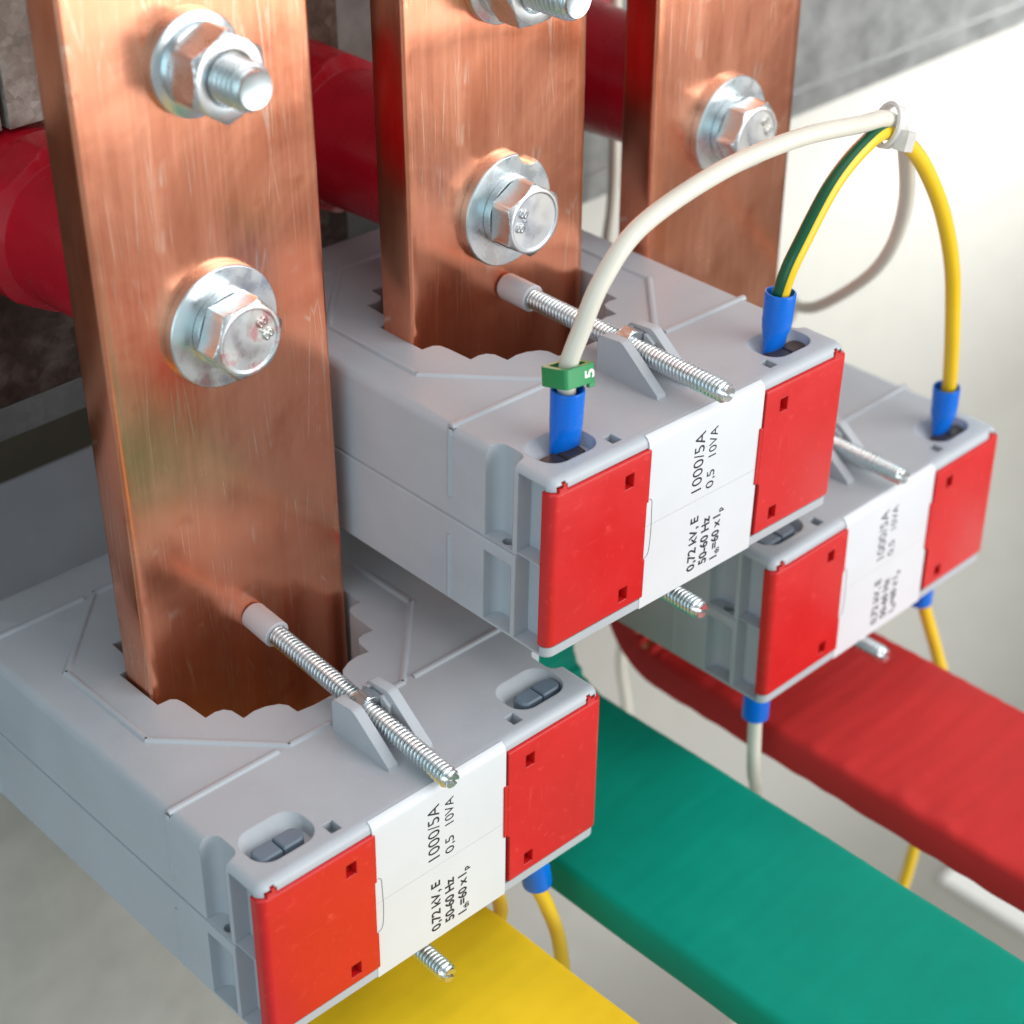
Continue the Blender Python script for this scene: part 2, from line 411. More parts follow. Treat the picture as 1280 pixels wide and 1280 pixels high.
def cover_mesh(side):
    X = (lambda a: a) if side == 0 else (lambda a: W - a)
    bm = bmesh.new()
    k = [(-0.25 + 2.0 * (1 - math.cos(R_(a))), 2.0 * (1 - math.sin(R_(a)))) for a in range(0, 91, 15)]
    def sect(z, xe, e):
        pts = [(-0.25, 3.6)] + [(x, y + e) for x, y in k] + [(xe, 0.0 + e), (xe, 3.6)]
        return [(X(x), y, z) for x, y in pts]
    xin = 31.0
    rings = [sect(-44.2, xin, 0.5), sect(-43.8, xin, 0.1), sect(-43.4, xin, 0), sect(-3.6, xin, 0), sect(-3.1, xin, 0.1), sect(-2.9, xin, 0.5)]
    loft(bm, rings)
    cut = bmesh.new()
    for z in (-8.6, -39.7):
        a, b = sorted((X(22.6), X(25.5))); box(cut, a, b, -1, 2.4, z - 1.85, z + 1.85)
    cut2 = bmesh.new()
    if side == 0: box(cut2, 30.5, 33, -1, 5, -33, -17)
    else: box(cut2, X(30.4), X(33), -1, 5, -46, -29); 
    uni = []
    u = bmesh.new(); a, b = sorted((X(2.0), X(4.6))); box(u, a, b, 0.5, 2.5, -3.4, -2.1); uni.append(u)
    u = bmesh.new(); a, b = sorted((X(3.3), X(4.3))); box(u, a, b, 0.6, 1.9, -2.5, -1.3); uni.append(u)
    if side == 1: u = bmesh.new(); box(u, X(32.2), X(30.5), 0.05, 2.6, -28.4, -12.6); uni.append(u)
    return boolean(bm, [cut, cut2], 'terminal_cover', [M['red']], BASE, 35, uni)
def screw_mesh(L=78.0, r=2.6, pitch=1.12, slot=True):
    bm = bmesh.new(); n = 40; per = 10
    rings = []; steps = int(L / pitch * per)
    for i in range(steps + 1):
        s = L * i / steps
        fade = min(1.0, max(0.0, (s - 0.3) / 1.0))
        ring = []
        for k in range(n):
            ph = (i / per + k / n) * per % per
            dr = 0.39 * math.cos(2 * math.pi * ph / per)
            rr = (r - 0.36 + dr) * fade + (r - 0.75) * (1 - fade)
            t = 2 * math.pi * k / n
            ring.append((rr * math.cos(t), s, rr * math.sin(t)))
        rings.append(ring)
    loft(bm, rings)
    if not slot: return mesh_of('clamp_screw', bm, M['thread'], (0, 0, 0), 60)
    c = bmesh.new(); box(c, -0.45, 0.45, -1, 1.6, -4, 4)
    bmesh.ops.rotate(c, verts=c.verts[:], cent=(0, 0, 0), matrix=Matrix.Rotation(R_(-62), 3, 'Y'))
    return boolean(bm, [c], 'clamp_screw', [M['thread']], (0, 0, 0), 62)
TXT = Matrix(((0, -1, 0), (0, 0, -1), (1, 0, 0)))          # text x -> +z, text y -> -x, normal -> -y
def place_txt(x, z, y=0.33):
    return Matrix.Translation((x, y, z)) @ TXT.to_4x4()
def print_mesh():
    items = [('1000/5A', 16.2, 3.5, place_txt(50.0, -21.4)),
             ('0,5', 5.0, 2.7, place_txt(54.4, -22.3)), ('10VA', 7.9, 2.7, place_txt(54.4, -13.4)),
             ('0,72 kV, E', 15.6, 2.7, place_txt(49.9, -44.4), 0.022),
             ('50-60 Hz', 13.6, 2.7, place_txt(54.2, -44.2), 0.026),
             ('I', 0, 2.6, place_txt(58.2, -44.3), 0.022), ('th', 1.7, 1.7, place_txt(58.9, -43.4), 0.03),
             ('=60 x I', 9.6, 2.6, place_txt(58.2, -41.4), 0.026), ('p', 0.0, 1.7, place_txt(58.9, -31.2), 0.03)]
    bm = text_bm(items)
    return mesh_of('printed_text', bm, M['ink'], BASE, 0)
def arc_mesh():
    bm = bmesh.new()
    pts = catmull([(31.6, 0.35, -16.6), (32.5, 0.35, -17.2), (32.7, 0.35, -20), (32.9, 0.35, -26), (32.6, 0.35, -31), (31.9, 0.35, -32.6), (31.0, 0.35, -32.8)], 0.5)
    tube(bm, pts, 0.09, 6, (1, 0, 0.1))
    return mesh_of('sticker_edge', bm, M['edgeink'], BASE)
def label_mesh():
    bm = bmesh.new(); box(bm, 30.6, 70.9, 0.38, 1.0, -47.3, -24.05)
    prof = [(0.38, -23.97), (0.38, -2.3), (0.62, -1.25), (1.2, -0.45), (2.06, 0.05), (2.16, -0.28), (1.5, -0.75), (1.1, -1.4), (1.0, -2.3), (1.0, -23.97)]
    prism(bm, prof, 0, 30.6, 70.9)                       # follows the rounded upper edge of the housing
    return mesh_of('rating_label', bm, M['label'], BASE, 35)
def terminal_mesh(side, top):
    X0 = 5.9 if side == 0 else W - 5.9 - 12.6
    bm = bmesh.new()
    z0, z1 = (-3.4, -0.35) if top else (-44.6, -47.65)
    for a, b in ((X0, X0 + 6.15), (X0 + 6.45, X0 + 12.6)):
        rr = []
        for z, e in ((z0, 0.0), (z0 + (z1 - z0) * 0.86, 0.0), (z1, 0.4)):
            
            o_ = a < X0 + 3                         # the outer ends of the pair are rounded, the inner ends square
            k_ = []
            for cx_, cy_, a0, rr_ in ((b - e, 12.7 - e, 0, 0.3 if o_ else 1.7), (a + e, 12.7 - e, 90, 1.7 if o_ else 0.3), (a + e, 7.9 + e, 180, 1.7 if o_ else 0.3), (b - e, 7.9 + e, 270, 0.3 if o_ else 1.7)):
                sx_ = -1 if a0 in (0, 270) else 1; sy_ = -1 if a0 in (0, 90) else 1
                for j in range(5): k_.append((cx_ + sx_ * rr_ + rr_ * math.cos(R_(a0 + 22.5 * j)), cy_ + sy_ * rr_ + rr_ * math.sin(R_(a0 + 22.5 * j)), z))
            rr.append(k_)
        loft(bm, rr)
    return mesh_of('terminal', bm, M['dark'], BASE, 0)
def cap_mesh():
    bm = bmesh.new(); d = (0, 1, 0)
    lathe(bm, (0, 0, 0), d, [(0, 2.55), (-0.1, 3.25), (0.15, 3.5), (9.3, 3.45), (9.9, 3.1), (10, 2.0)], 36)
    return mesh_of('screw_cap', bm, M['greycap'])
def nut_mesh():
    bm = bmesh.new(); lathe(bm, (0, -1.9, 0), (0, 1, 0), [(0, 4.2), (0.35, 4.75, 1), (3.45, 4.75, 1), (3.8, 4.2)], 48, hexr=4.75, rot=R_(22.5))
    return mesh_of('clamp_nut', bm, M['zinc'], (0, 0, 0), 25)

HOUS = housing_mesh(); COV = [cover_mesh(0), cover_mesh(1)]; SCR = screw_mesh(); LAB = label_mesh(); PRN = print_mesh(); ARC = arc_mesh()
CAP = cap_mesh(); NUT = nut_mesh(); TERM = {(s, t): terminal_mesh(s, t) for s in (0, 1) for t in (0, 1)}

OFF = {1: Vector((0, 0, 0)), 2: Vector((85.343, -0.358, 62.862)), 3: Vector((170.244, 0.626, 0.949))}
ROT = {1: (0.004, 0.794, -0.512), 2: (0.071, 1.413, -0.625), 3: (-0.74, -0.382, -0.513)}
PIV = Vector((50, 60, -25))
SCREWS = {1: ((51.2, -3.2, 2.8), (51.2, 70.4, 9.6), (49.4, -3.5, -57.4), (51.2, 70.2, -57.0)),
          2: ((51.2, -4.6, 5.8), (51.2, 70.4, 6.3), (49.5, -4.0, -54.6), (51.2, 70.2, -55.0)),
          3: ((51.2, -2.8, 5.8), (51.2, 70.2, 6.6), (50.4, -4.5, -54.6), (51.2, 70.2, -55.0))}
CT_LABEL = {1: 'grey current transformer lowest in view, its two top terminal slots empty, over the yellow busbar',
            2: 'raised grey current transformer in the middle, white and green-yellow wires in its top slots',
            3: 'farthest grey current transformer, over the red busbar, with one yellow wire in its top'}
CT = {}
def build_ct(k):
    rot = Euler([R_(a) for a in ROT[k]], 'XYZ'); rm = rot.to_matrix()
    loc = rm @ (BASE - PIV) + PIV + OFF[k]
    root = empty('current_transformer', loc, CT_LABEL[k], 'transformer', 'current transformers clamped on the busbars', rot)
    link('housing', HOUS, root)
    for s in (0, 1): link('terminal_cover', COV[s], root)
    lab = link('rating_label', LAB, root); link('printed_text', PRN, lab); link('sticker_edge', ARC, lab)
    for key in TERM:
        o = link('terminal', TERM[key], root)
        if key[1] and (k == 2 or (k == 3 and key[0] == 1)):      # slot holds a lug: terminal lowered, near-black colour paints in the shade
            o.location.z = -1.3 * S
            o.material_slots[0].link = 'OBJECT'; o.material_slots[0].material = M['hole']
    s = SCREWS[k]
    for i in (0, 2):
        a, b = Vector(s[i]), Vector(s[i + 1]); d = (b - a).normalized()
        q = Vector((0, 1, 0)).rotation_difference(d)
        o = link('clamp_screw', SCR, root); o.location = (a - BASE) * S; o.rotation_mode = 'QUATERNION'; o.rotation_quaternion = q
        c = link('screw_cap', CAP, root); c.location = (b - d * 10 - BASE) * S; c.rotation_mode = 'QUATERNION'; c.rotation_quaternion = q
        if i == 0:
            t = (27.4 - a.y) / d.y
            nn = link('clamp_nut', NUT, root); nn.location = (a + d * t - BASE) * S; nn.rotation_mode = 'QUATERNION'; nn.rotation_quaternion = q
    CT[k] = (rm, loc)
for k in (1, 2, 3): build_ct(k)
def W3(k, p):                                   # transformer-local mm -> world mm
    rm = CT[k][0]; return rm @ (Vector(p) - PIV) + PIV + OFF[k]

# ------------------------------------------------------------------ copper busbars with heat-shrink sleeves
BX, BP, BW, BY, BT = 21.27, 85.02, 59.53, 70.39, 11.4
def bar_path(z_top, y_end, zs):
    """centre line (y,z) with the frame normal pointing to the front / top side"""
    yc = BY + BT / 2; r = 19.5; zc = -79.0 + r
    pts = []
    z = z_top
    while z > zc + 0.1:
        if z <= zs: pts.append((yc, z, -1.0, 0.0))
        z -= 8 if z > -40 else 4
    n = 28
    for i in range(n + 1):
        a = R_(90 * i / n)
        pts.append((yc - r + r * math.cos(a), zc - r * math.sin(a), -math.cos(a), math.sin(a)))
    y = yc - r - 6
    while y > y_end: pts.append((y, -79.0, 0.0, 1.0)); y -= 2
    pts.append((y_end, -79.0, 0.0, 1.0))
    return pts
def bar_mesh(x0, path, grow, mat, wr=0.0, name='bar', rad=1.0, i_bar=0):
    bm = bmesh.new(); rings = []
    nx = 30
    rnd = random.Random(int(x0 * 10))
    ph = [rnd.uniform(0, 6.28) for _ in range(4)]
    prev = None; arc = 0.0
    for (y, z, ny, nz) in path:
        if prev: arc += math.hypot(y - prev[0], z - prev[1])
        prev = (y, z)
        sec = rrect(x0 - grow, x0 + BW + grow, -BT / 2 - grow, BT / 2 + grow, rad + grow, 4)
        # subdivide the long sides so that wrinkles can show
        fine = []
        for i, p in enumerate(sec):
            q = sec[(i + 1) % len(sec)]
            fine.append(p)
            if abs(q[0] - p[0]) > 20:
                for j in range(1, nx): fine.append((p[0] + (q[0] - p[0]) * j / nx, p[1]))
        bend = max(0.0, 1 - abs(abs(math.atan2(nz, -ny)) - R_(45)) / R_(50)) if wr else 0.0
        ring = []
        for (x, h) in fine:
            d = 0.0
            if wr and h > 0:
                e = (x - x0) / BW
                d += wr * bend * (0.55 * math.sin(arc * 1.05 + ph[0] + 0.6 * math.sin(e * 7 + ph[1])) + 0.3 * math.sin(arc * 0.6 + e * 5 + ph[2]))
            if wr:
                d += 0.10 * math.sin(arc * 0.13 + x * 0.11 + ph[3])
            if wr:
                e = (x - x0) / BW
                if h > 0 and i_bar == 1: d += 0.35 * math.exp(-((e - 0.10 - 0.00012 * arc) / 0.035) ** 2) + 0.25 * math.exp(-((e - 0.22 + 0.0003 * arc) / 0.03) ** 2)
                if i_bar == 2:
                    d += 0.24 * math.exp(-(e / 0.10) ** 2) * math.sin(arc * 0.42 + 1.3 * math.sin(arc * 0.13)) * (1 - bend)
                    if h > 0:
                        for ux, uy, am in ((193.5, -33, 0.8), (197, -40, -0.5), (200, -27, 0.55), (193, -47, 0.6), (205, -31, 0.35)):
                            d += am * math.exp(-((x - ux) / 2.2) ** 2 - ((y - uy) / 2.4) ** 2)
            hh = h + d
            ring.append((x, y + ny * hh, z + nz * hh))
        rings.append(ring)
    loft(bm, rings)
    return mesh_of(name, bm, mat, (x0 + BW / 2, BY + BT / 2, -79), 50)
BARS = [('s_yellow', 'copper busbar under the nearest transformer, bending forward into a yellow sleeve', 'yellow'),
        ('s_green', 'copper busbar passing through the raised transformer, bending forward into a green sleeve', 'green'),
        ('s_red', 'farthest copper busbar, nearest the pale wall, bending forward into a red sleeve', 'red')]
for i, (mk, lb, cn) in enumerate(BARS):
    x0 = BX + BP * i
    root = empty('busbar', (x0 + BW / 2, BY + BT / 2, -79), lb, 'busbar', 'copper busbars')
    link('copper_bar', bar_mesh(x0, bar_path(330, -215, 400), 0.0, M['copper']), root)
    link('insulating_sleeve', bar_mesh(x0, bar_path(330, -214, -54), 0.75, M[mk], 2.3 if i == 2 else 0.9, 'insulating_sleeve', 1.6, i), root)

# ------------------------------------------------------------------ bolts and studs on the copper
FY = BY                                         # copper front face
def hex_bolt(cx, cz, rot, label, face, tilt, bite=False):
    root = empty('hex_bolt', (cx, FY, cz), label, 'bolt', 'hex bolts on the busbars')
    org = (cx, FY, cz); d = (0, -1, 0)
    bm = bmesh.new(); lathe(bm, (cx, FY, cz), d, [(-0.2, 14.0), (0.05, 14.3), (2.2, 14.3), (2.5, 14.0)], 64)
    bm2 = bmesh.new(); lathe(bm2, (cx, FY, cz), d, [(-3, 5.2), (6, 5.2)], 32)
    cuts = [bm2]
    if bite:
        b3 = bmesh.new(); lathe(b3, (cx + 8.0, FY, cz + 15.2), d, [(-3, 5.2), (6, 5.2)], 40); cuts.append(b3)
    me = boolean(bm, cuts, 'flat_washer', [M['zinc']], org, 40)
    link('flat_washer', me, root)
    # split spring washer: a slightly helical ring with a gap
    bm = bmesh.new(); rings = []
    for i in range(49):
        a = R_(8 + 344 * i / 48) + rot; lift = 0.55 * i / 48
        ca, sa = math.cos(a), math.sin(a)
        rings.append([(cx + r * ca, FY - 2.5 - y - lift * (1 if y > 0.1 else 0.3), cz + r * sa) for r, y in ((5.3, 0.02), (8.9, 0.02), (8.9, 2.0), (5.3, 2.0))])
    loft(bm, rings); link('spring_washer', mesh_of('spring_washer', bm, M['zinc'], org, 30), root)
    h0 = 4.9; hh = 6.6
    dd = Vector((tilt[0], -1, tilt[1]))
    bm = bmesh.new(); fs = lathe(bm, (cx, FY, cz), dd, [(h0 - 3, 5.0), (h0, 5.0), (h0, 7.9), (h0 + 0.01, 9.6, 1), (h0 + hh - 1.0, 9.6, 1), (h0 + hh - 0.75, 9.17, 1), (h0 + hh - 0.5, 8.75, 1), (h0 + hh - 0.25, 8.3, 1), (h0 + hh - 0.05, 8.0, 1), (h0 + hh, 7.8), (h0 + hh, 7.4), (h0 + hh - 0.3, 7.0), (h0 + hh - 0.3, 0.5)], 96, hexr=9.6, rot=rot)
    for f in bm.faces:
        if all(abs((Vector(v.co) - Vector((cx, FY, cz))).dot(dd.normalized()) - (h0 + hh)) < 0.4 for v in f.verts): f.material_index = 1
    head = link('bolt_head', mesh_of('bolt_head', bm, [M['zinc'], face], org, 30), root)
    ty = FY - (h0 + hh - 0.45)
    base = Matrix.Translation((cx, ty, cz)) @ Matrix(((1, 0, 0), (0, 0, -1), (0, 1, 0))).to_4x4() @ Matrix.Rotation(-rot * 1.0 + (R_(100) if bite else R_(-60)), 4, 'Z')
    t = text_bm([('8.8', 6.0, 2.7, base @ Matrix.Translation((-3.0, 3.2, 0)), 0.02)], 0.5)
    link('grade_mark', mesh_of('grade_mark', t, face, org, 0), head)
    return root
hex_bolt(50.6, 89.6, R_(8), 'bolt on the nearest copper bar, red smear on its hex head', M['zincred'], (0.0, 0.0))
hex_bolt(136.8, 90.4, R_(28), 'bolt on the middle copper bar, with a bite missing from its washer rim', M['zincface'], (0.0, 0.0), True)
hex_bolt(220.9, 88.6, R_(2), 'bolt on the farthest copper bar, partly crossed by the white wire', M['zincface'], (0.0, 0.0))

def stud(cx, cz, rot, L, label, rw=11.0):
    root = empty('threaded_stud', (cx, FY, cz), label, 'stud', 'studs with nuts on the busbars'); org = (cx, FY, cz); d = (0, -1, 0)
    bm = bmesh.new(); lathe(bm, org, d, [(-0.2, rw - 0.4), (0.05, rw), (2.0, rw), (2.3, rw - 0.4)], 56); link('flat_washer', mesh_of('flat_washer', bm, M['zinc'], org), root)
    bm = bmesh.new(); lathe(bm, org, d, [(2.3, 8.6), (2.4, 9.0), (4.4, 9.0), (4.6, 8.6)], 56); link('spring_washer', mesh_of('spring_washer', bm, M['zinc'], org), root)
    bm = bmesh.new(); lathe(bm, org, d, [(4.6, 8.3), (4.9, 8.8, 1), (5.2, 9.3, 1), (5.5, 9.8, 1), (12.2, 9.8, 1), (12.5, 9.3, 1), (12.8, 8.8, 1), (13.1, 8.35, 1), (13.2, 8.1), (13.2, 6.0), (12.5, 5.2)], 96, hexr=9.8, rot=rot)
    link('nut', mesh_of('nut', bm, M['zinc'], org, 28), root)
    bm = bmesh.new(); n = 40; per = 10; pitch = 1.5; rings = []
    steps = int(L / pitch * per)
    for i in range(steps + 1):
        s = L * i / steps; fade = min(1, max(0, (L - s - 0.5) / 1.3)); ring = []
        for k in range(n):
            dr = 0.48 * math.cos(2 * math.pi * (i / per + k / n))
            rr = (4.6 + dr) * fade + 3.9 * (1 - fade); t = 2 * math.pi * k / n
            ring.append((cx + rr * math.cos(t), FY - s, cz + rr * math.sin(t)))
        rings.append(ring)
    rings.append([(cx + 2.4 * math.cos(2 * math.pi * k / n), FY - L + 0.35, cz + 2.4 * math.sin(2 * math.pi * k / n)) for k in range(n)])
    loft(bm, rings); link('threaded_rod', mesh_of('threaded_rod', bm, M['thread'], org, 75), root)
stud(50.2, 148.8, R_(25), 21.5, 'threaded stud and nut on the nearest copper bar, above its hex bolt')
stud(135.6, 148.3, R_(0), 26.0, 'threaded stud and nut cut off by the top edge on the middle copper bar')

# ------------------------------------------------------------------ red standoff insulators and the steel behind them
BEAM_Y = 152.0
ins = bmesh.new()
lathe(ins, (0, BY + BT, 0), (0, 1, 0), [(0, 14.5), (0.6, 15.8), (2, 16.4), (44, 18.2), (46.5, 18.4), (48.2, 20.6, 1), (49, 21.6, 1), (57.5, 21.9, 1), (58.5, 21.2, 1), (60, 19.2), (BEAM_Y - BY - BT - 1.5, 20.5), (BEAM_Y - BY - BT, 20)], 96, hexr=23.4, rot=R_(30))
INS = mesh_of('standoff_insulator', ins, M['insul'], (0, BY + BT, 0), 32)
for i, lb in enumerate(('dark red standoff insulator left of the nearest copper bar', 'dark red standoff insulator seen between the nearest and middle copper bars', 'dark red standoff insulator seen between the middle and farthest copper bars')):
    o = link('standoff_insulator', INS); o.location = Vector((51 + 85.02 * i, BY + BT, 92)) * S
    tag(o, lb, 'insulator', 'red standoff insulators behind the bars')

bm = bmesh.new(); box(bm, -420, 900, BEAM_Y, BEAM_Y + 3, 32, 330); box(bm, -420, 900, BEAM_Y - 1.2, BEAM_Y - 0.02, 31, 40)
box(bm, -420, 900, BEAM_Y + 3.01, BEAM_Y + 40, 32, 35)
beam = link('steel_beam', mesh_of('steel_beam', bm, M['galv'], (240, BEAM_Y, 32)))
beam.location = Vector((240, BEAM_Y, 32)) * S
tag(beam, 'galvanised steel beam running across behind the copper bars, its lower edge sloping at upper right', 'beam')
bm = bmesh.new(); box(bm, -420, 152, BEAM_Y - 1.0, BEAM_Y - 0.03, 40.2, 330)
spl = link('steel_plate', mesh_of('steel_plate', bm, M['galv3'], (0, BEAM_Y, 40.2))); spl.location = Vector((0, BEAM_Y, 40.2)) * S
tag(spl, 'dark brown weathered steel plate behind the red insulators at left', 'plate')
bm = bmesh.new(); box(bm, -60, 47.0, BEAM_Y - 4.5, BEAM_Y - 1.3, 113, 330); box(bm, 48.6, 62, BEAM_Y - 5.5, BEAM_Y - 1.3, 113, 330)
up = link('steel_upright', mesh_of('steel_upright', bm, M['galv2'], (35, BEAM_Y, 113))); up.location = Vector((35, BEAM_Y, 113)) * S
tag(up, 'weathered galvanised upright with a dark seam in the upper left corner', 'upright')
bm = bmesh.new(); box(bm, -160, 118, 200, 203, -105, -11); pl = link('mounting_plate', mesh_of('mounting_plate', bm, M['plate'], (0, 200, -105))); pl.location = Vector((0, 200, -105)) * S
tag(pl, 'blurred grey mounting plate low behind the nearest transformer', 'plate')

bm = bmesh.new(); box(bm, -160, 118, 195, 198, -10.8, 60); st = link('wall_shade_strip', mesh_of('wall_shade_strip', bm, M['olive'], (0, 195, -10.8))); st.location = Vector((0, 195, -10.8)) * S  # added strip, its dark colour imitates the beam's shade on the wall
tag(st, 'added dark olive brown strip standing in for the shaded wall above the blurred grey plate', 'strip')
# cabinet shell
FZ = -520
bm = bmesh.new(); box(bm, -400, 190, 136, 139, FZ, -50); gp = link('back_panel', mesh_of('back_panel', bm, M['beige'], (0, 136, FZ))); gp.location = Vector((0, 136, FZ)) * S
tag(gp, 'grey beige panel, out of focus, seen below the nearest transformer at lower left', 'board')
CR = 165
sec = [(332 - CR + CR * math.sin(R_(t)), FZ + CR * (1 - math.cos(R_(t)))) for t in range(0, 91, 5)] + [(332, 700)]
bm = bmesh.new(); prism(bm, sec + [(336, 700), (336, FZ - 4), (332 - CR, FZ - 4)], 0, -900, 1900)
wl = link('cabinet_wall', mesh_of('cabinet_wall', bm, M['wall'], (400, 332, FZ))); wl.location = Vector((400, 332, FZ)) * S
tag(wl, 'pale cream cabinet wall far behind the busbars, curving into the floor', 'wall')
bm = bmesh.new(); box(bm, -900, 1900, -800, 332 - CR - 0.2, FZ - 5, FZ)
fl = link('floor', mesh_of('floor', bm, M['wall'], (400, 0, FZ))); fl.location = Vector((400, 0, FZ)) * S
tag(fl, kind='structure')
bm = bmesh.new(); box(bm, 590, 1000, -330, 165, FZ + 0.3, FZ + 4)
wp = link('floor_sheet', mesh_of('floor_sheet', bm, M['sheet'], (800, 60, FZ))); wp.location = Vector((800, 60, FZ)) * S
tag(wp, 'white sheet lying on the cabinet floor glimpsed between the green and red busbars', 'sheet')

# ------------------------------------------------------------------ wires
def lug_mesh(up=1, name='cable_lug'):
    bm = bmesh.new(); n = 28; rings = []
    for z, a, b in ((-3.6, 4.3, 1.2), (-2.6, 4.7, 1.6), (-1, 4.75, 2.0), (1.2, 4.6, 2.7), (3.6, 4.35, 3.8), (5.5, 4.25, 4.15), (12.7, 4.35, 4.35), (13.2, 4.25, 4.25), (13.3, 3.8, 3.8), (12.5, 3.55, 3.55), (10.5, 3.4, 3.4)):
        rings.append([(0.91 * a * math.cos(2 * math.pi * k / n), 0.91 * b * math.sin(2 * math.pi * k / n), z * up) for k in range(n)])
    loft(bm, rings); return mesh_of(name, bm, M['blue'], (0, 0, 0), 50)
LUGU, LUGD = lug_mesh(1), lug_mesh(-1.08, 'cable_lug')
def wire(name, pts, r, mats, label, cat, group=None, ref=(0, -1, 0), matfn=None, step=1.2):
    bm = bmesh.new(); pts = [Vector(p) for p in pts]
    tube(bm, catmull(pts, step), r, 24, ref, matfn)
    o = link(name, mesh_of(name, bm, mats, pts[0], 60)); o.location = pts[0] * S
    return tag(o, label, cat, group)
def put_lug(parent, p, me, tilt=(0, 0, 0)):
    o = link('cable_lug', me, parent); o.location = Vector(p) * S - parent.location; o.rotation_euler = [R_(a) for a in tilt]
    return o
GRP = 'wires on the transformer terminals'
a = W3(2, (15.6, 12.6, 0)); b = W3(2, (89.2, 13.0, 0)); c = W3(3, (90.6, 12.5, 0))
TIE = Vector((211.5, 11.5, 106.5))
w1 = wire('white_wire', [a + Vector((0, 0, 3)), a + Vector((0.1, 0, 10)), a + Vector((0.9, 0.5, 18)), (104.6, 12.0, 90), (110, 11, 101), (121.5, 10.5, 110.3), (146.5, 10, 115.6), (174, 10.5, 115.4), (199, 11, 111.8), TIE + Vector((-1, 0, 3.4)), (221.5, 13.5, 102), (230.5, 17.5, 92.5), (243, 24, 75), (254, 33, 57), (263, 44, 41), (269, 57, 27), (274, 72, 14), (286, 88, 4), (310, 106, -10), (322, 122, -30), (304, 142, -44), (284, 141, -90), (266, 140, -150), (270, 140, -186), (262, 125, -225), (240, 100, -255)],
          lambda t: 2.15 if t < 0.30 else max(1.8, 2.15 - (t - 0.30) * 4), M['wirewhite'], 'long off-white wire arching from the raised transformer up to the cable tie and looping behind', 'wire', GRP)
put_lug(w1, a, LUGU, (0, 2, -6))
# numbered marker sleeve on the white wire
mz = a + Vector((0.75, 0.3, 16.6)); bm = bmesh.new()
ring = lambda sx, sy, z: [(x, y, z) for x, y in rrect(-sx, sx, -sy, sy, 0.9, 3)]
loft(bm, [ring(4.9, 3.9, -2.2), ring(4.9, 3.9, 2.2), ring(3.5, 2.7, 2.2), ring(3.5, 2.7, -2.2)], False, loop=True)
box(bm, 2.6, 4.6, -3.88, -3.0, -3.2, -1.9)
mk = link('wire_marker', mesh_of('wire_marker', bm, M['marker'])); mk.parent = w1; mk.location = mz * S - w1.location; mk.rotation_euler = (R_(-12), R_(9), R_(3))
t = text_bm([('5', 2.0, 3.0, Matrix.Translation((4.2, -3.93, -1.0)) @ TXT.to_4x4(), 0.025)])
link('marker_number', mesh_of('marker_number', t, M['white'], (0, 0, 0), 0), mk)

def gy(ang, t):                                  # wide green stripe on the outer side of the arch
    return 1 if 230 < ang < 318 else 0
gpts = [b + Vector((0, 0, 3)), b + Vector((0.1, 0, 10)), (175.6, 11, 80), (179, 10.5, 86.5), (189.3, 10.2, 99.5), (200.5, 10.2, 106.2), TIE, (222.5, 11, 99), (231, 10.5, 89.5), (240.5, 10.2, 75), (248.5, 10.2, 57), (254.5, 11, 36), c + Vector((0, -0.3, 14)), c + Vector((0, 0, 3))]
w2 = wire('striped_wire', gpts, 2.15, [M['wireyellow'], M['wiregreen']], 'yellow wire with a green stripe bridging the raised and the farthest transformers', 'wire', GRP, (0, -1, 0), gy)
put_lug(w2, b, LUGU, (0, 3, 4)); put_lug(w2, c, LUGU, (0, -3, 2))
wire('white_cable', [(256, 146, 320), (255.5, 145, 120), (253.5, 141, 44), (250, 140, 15), (249, 138, -30), (244, 128, -54)], 1.9, M['wirewhite'], 'thin white cable hanging in the gap between the middle and farthest copper bars', 'cable')
# cable tie
bm = bmesh.new()
d = Vector((0.93, 0, -0.36)).normalized(); cc = TIE + Vector((0.6, 0, 1.4))
u = Vector((0, 1, 0)); v = d.cross(u).normalized()
rings = []
for i in range(40):
    t = 2 * math.pi * i / 40
    rad = u * (math.cos(t) * 2.9) + v * (math.sin(t) * 4.9)
    e = rad.normalized()
    rings.append([cc + rad + e * h + d * s for s, h in ((-1.6, 0), (1.6, 0), (1.6, 0.9), (-1.6, 0.9))])
loft(bm, rings, False, loop=True)
hb = bmesh.new(); box(hb, -2.4, 2.4, -1.6, 1.6, -2.5, 2.5); box(hb, 2.4, 4.2, -0.5, 0.5, -1.2, 1.0)
tie = link('cable_tie', mesh_of('cable_tie', bm, M['tie'], TIE, 30)); tie.location = TIE * S
tag(tie, 'translucent white cable tie holding the wires together at the top of the arch', 'cable tie')
hd = link('tie_head', mesh_of('tie_head', hb, M['tie'], (0, 0, 0), 30), tie); hd.location = Vector((2.2, -4.0, -1.9)) * S; hd.rotation_euler = (0, R_(20), R_(8))

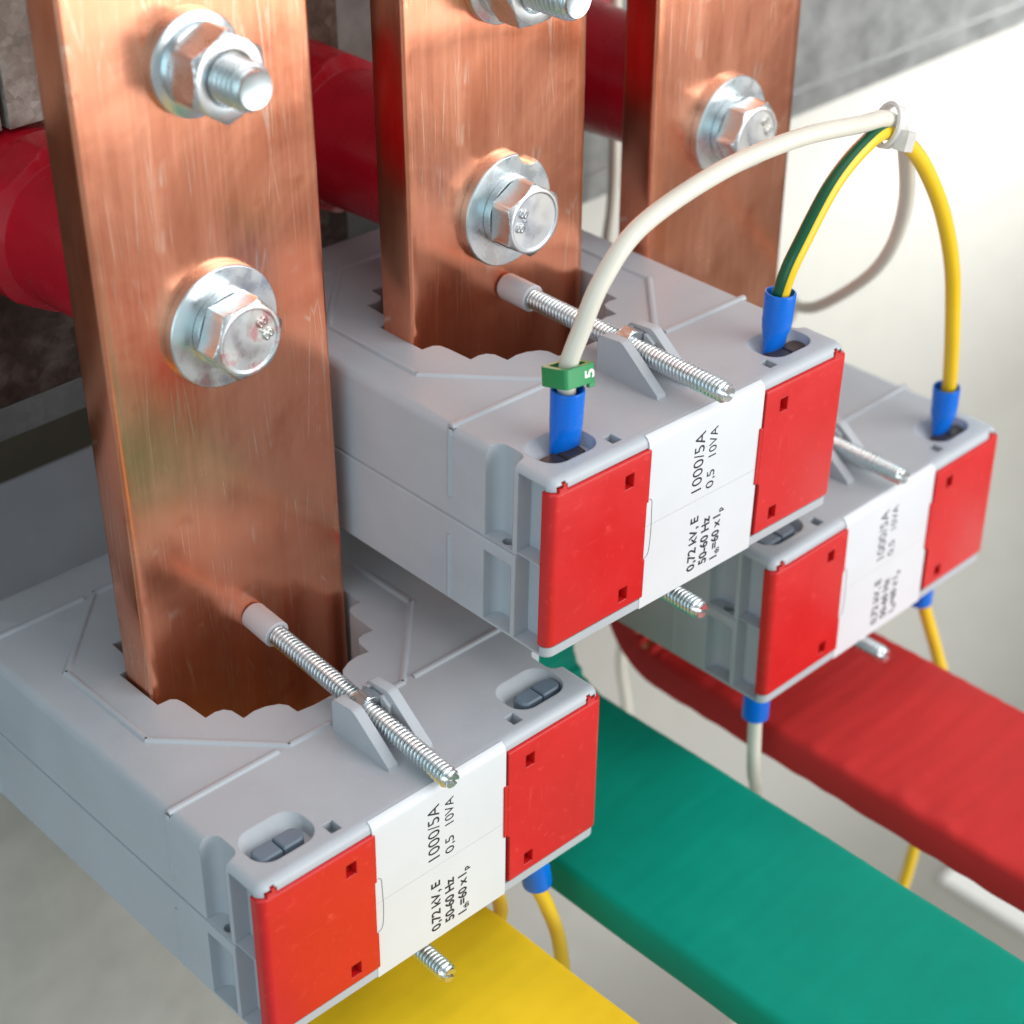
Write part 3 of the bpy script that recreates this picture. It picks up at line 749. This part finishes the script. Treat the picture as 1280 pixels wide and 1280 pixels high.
# wires leaving the undersides
def under(k, x, y, pts, mat, label, nm, rr=2.05, tilt=(0, 0, 0)):
    p = W3(k, (x, y, -48)); w = wire(nm, [p + Vector((0, 0, 3))] + [p + Vector((0, 0, -10))] + pts, rr, mat, label, 'wire', GRP); put_lug(w, p, LUGD, tilt); return w
under(3, 10, 10.5, [(180, 10, -80), (184, 11, -95), (192, 16, -140), (210, 30, -230), (215, 60, -518)], M['wirewhite'], 'short off-white wire hanging from the blue lug under the farthest transformer', 'white_wire')
under(3, 89, 11, [(270.5, 8.5, -86), (275.5, 8, -100), (279.5, 8.5, -135), (274.5, 8, -180), (265, 8, -215), (250, 10, -300), (240, 30, -518)], M['wireyellow'], 'yellow wire dropping past the right edge of the red busbar', 'yellow_wire')
under(1, 88, 8.5, [(92.5, 8.0, -73), (97.5, 7.5, -92), (101, 8, -130), (110, 20, -220), (112, 40, -518)], M['wireyellow'], 'yellow wire from the blue lug under the nearest transformer, beside the green busbar', 'yellow_wire', tilt=(0, -8, 0))
under(1, 80, 22, [(89, 22, -80), (86, 22, -100), (86, 24, -150), (88, 30, -250), (88, 40, -518)], M['wireyellow'], 'second yellow wire under the nearest transformer, mostly hidden behind the yellow busbar edge', 'yellow_wire')
under(1, 13, 13, [(13, 13, -80), (12, 12, -110), (8, 20, -200), (5, 40, -518)], M['wirewhite'], 'white wire on the blue lug at the bottom edge of the nearest transformer', 'white_wire')

# ------------------------------------------------------------------ light
wd = bpy.data.worlds.new('World'); scene.world = wd; wd.use_nodes = True
bg = wd.node_tree.nodes['Background']; bg.inputs['Color'].default_value = (0.88, 0.96, 1.0, 1); bg.inputs['Strength'].default_value = 0.40
def area(name, loc, tgt, sx, sy, power, col=(1, 1, 1)):
    l = bpy.data.lights.new(name, 'AREA'); l.shape = 'RECTANGLE'; l.size = sx * S; l.size_y = sy * S; l.energy = power; l.color = col
    o = bpy.data.objects.new(name, l); COL.objects.link(o); o.location = Vector(loc) * S
    o.rotation_euler = (Vector(tgt) - Vector(loc)).to_track_quat('-Z', 'Y').to_euler(); return o
area('key_light', (560, -800, 250), (110, 30, 0), 900, 900, 11.0, (1, 0.98, 0.95))
area('top_light', (150, -150, 900), (150, 60, 0), 900, 700, 2.5, (0.92, 0.98, 1))
area('fill_light', (-900, -300, 260), (80, 40, 30), 800, 800, 3.4, (0.68, 0.91, 1))
wl_ = area('wall_light', (930, -160, 200), (800, 332, 60), 300, 200, 6.5, (0.94, 0.97, 1)); wl_.data.spread = R_(93)

# ------------------------------------------------------------------ camera
F, CX, CY = 2308.95, 646.42, 670.97
CAM = Vector((-154.561, -235.556, 278.993))
RR = Matrix(((0.7187204, -0.6952973, 0.0016469), (-0.3894427, -0.4045221, -0.8274638), (0.5759995, 0.5940737, -0.5615167)))
cd = bpy.data.cameras.new('camera'); cam = bpy.data.objects.new('camera', cd); COL.objects.link(cam)
rm = Matrix((RR[0], -RR[1], -RR[2])).transposed()
cam.matrix_world = Matrix.Translation(CAM * S) @ rm.to_4x4()
cd.sensor_width = 36; cd.lens = F / 1280 * 36
cd.shift_x = -(CX - 640) / 1280; cd.shift_y = (CY - 640) / 1280
cd.clip_start = 0.01; cd.clip_end = 20
cd.dof.use_dof = True
cd.dof.focus_distance = RR[2].dot(Vector((95, 5, 25)) - CAM) * S
cd.dof.aperture_fstop = cd.lens / 5.0
cd.dof.aperture_blades = 0
scene.camera = cam
scene.view_settings.view_transform = 'Standard'; scene.view_settings.look = 'None'
scene.view_settings.exposure = 0.08; scene.view_settings.gamma = 1
scene.render.engine = 'CYCLES'
scene.cycles.max_bounces = 6
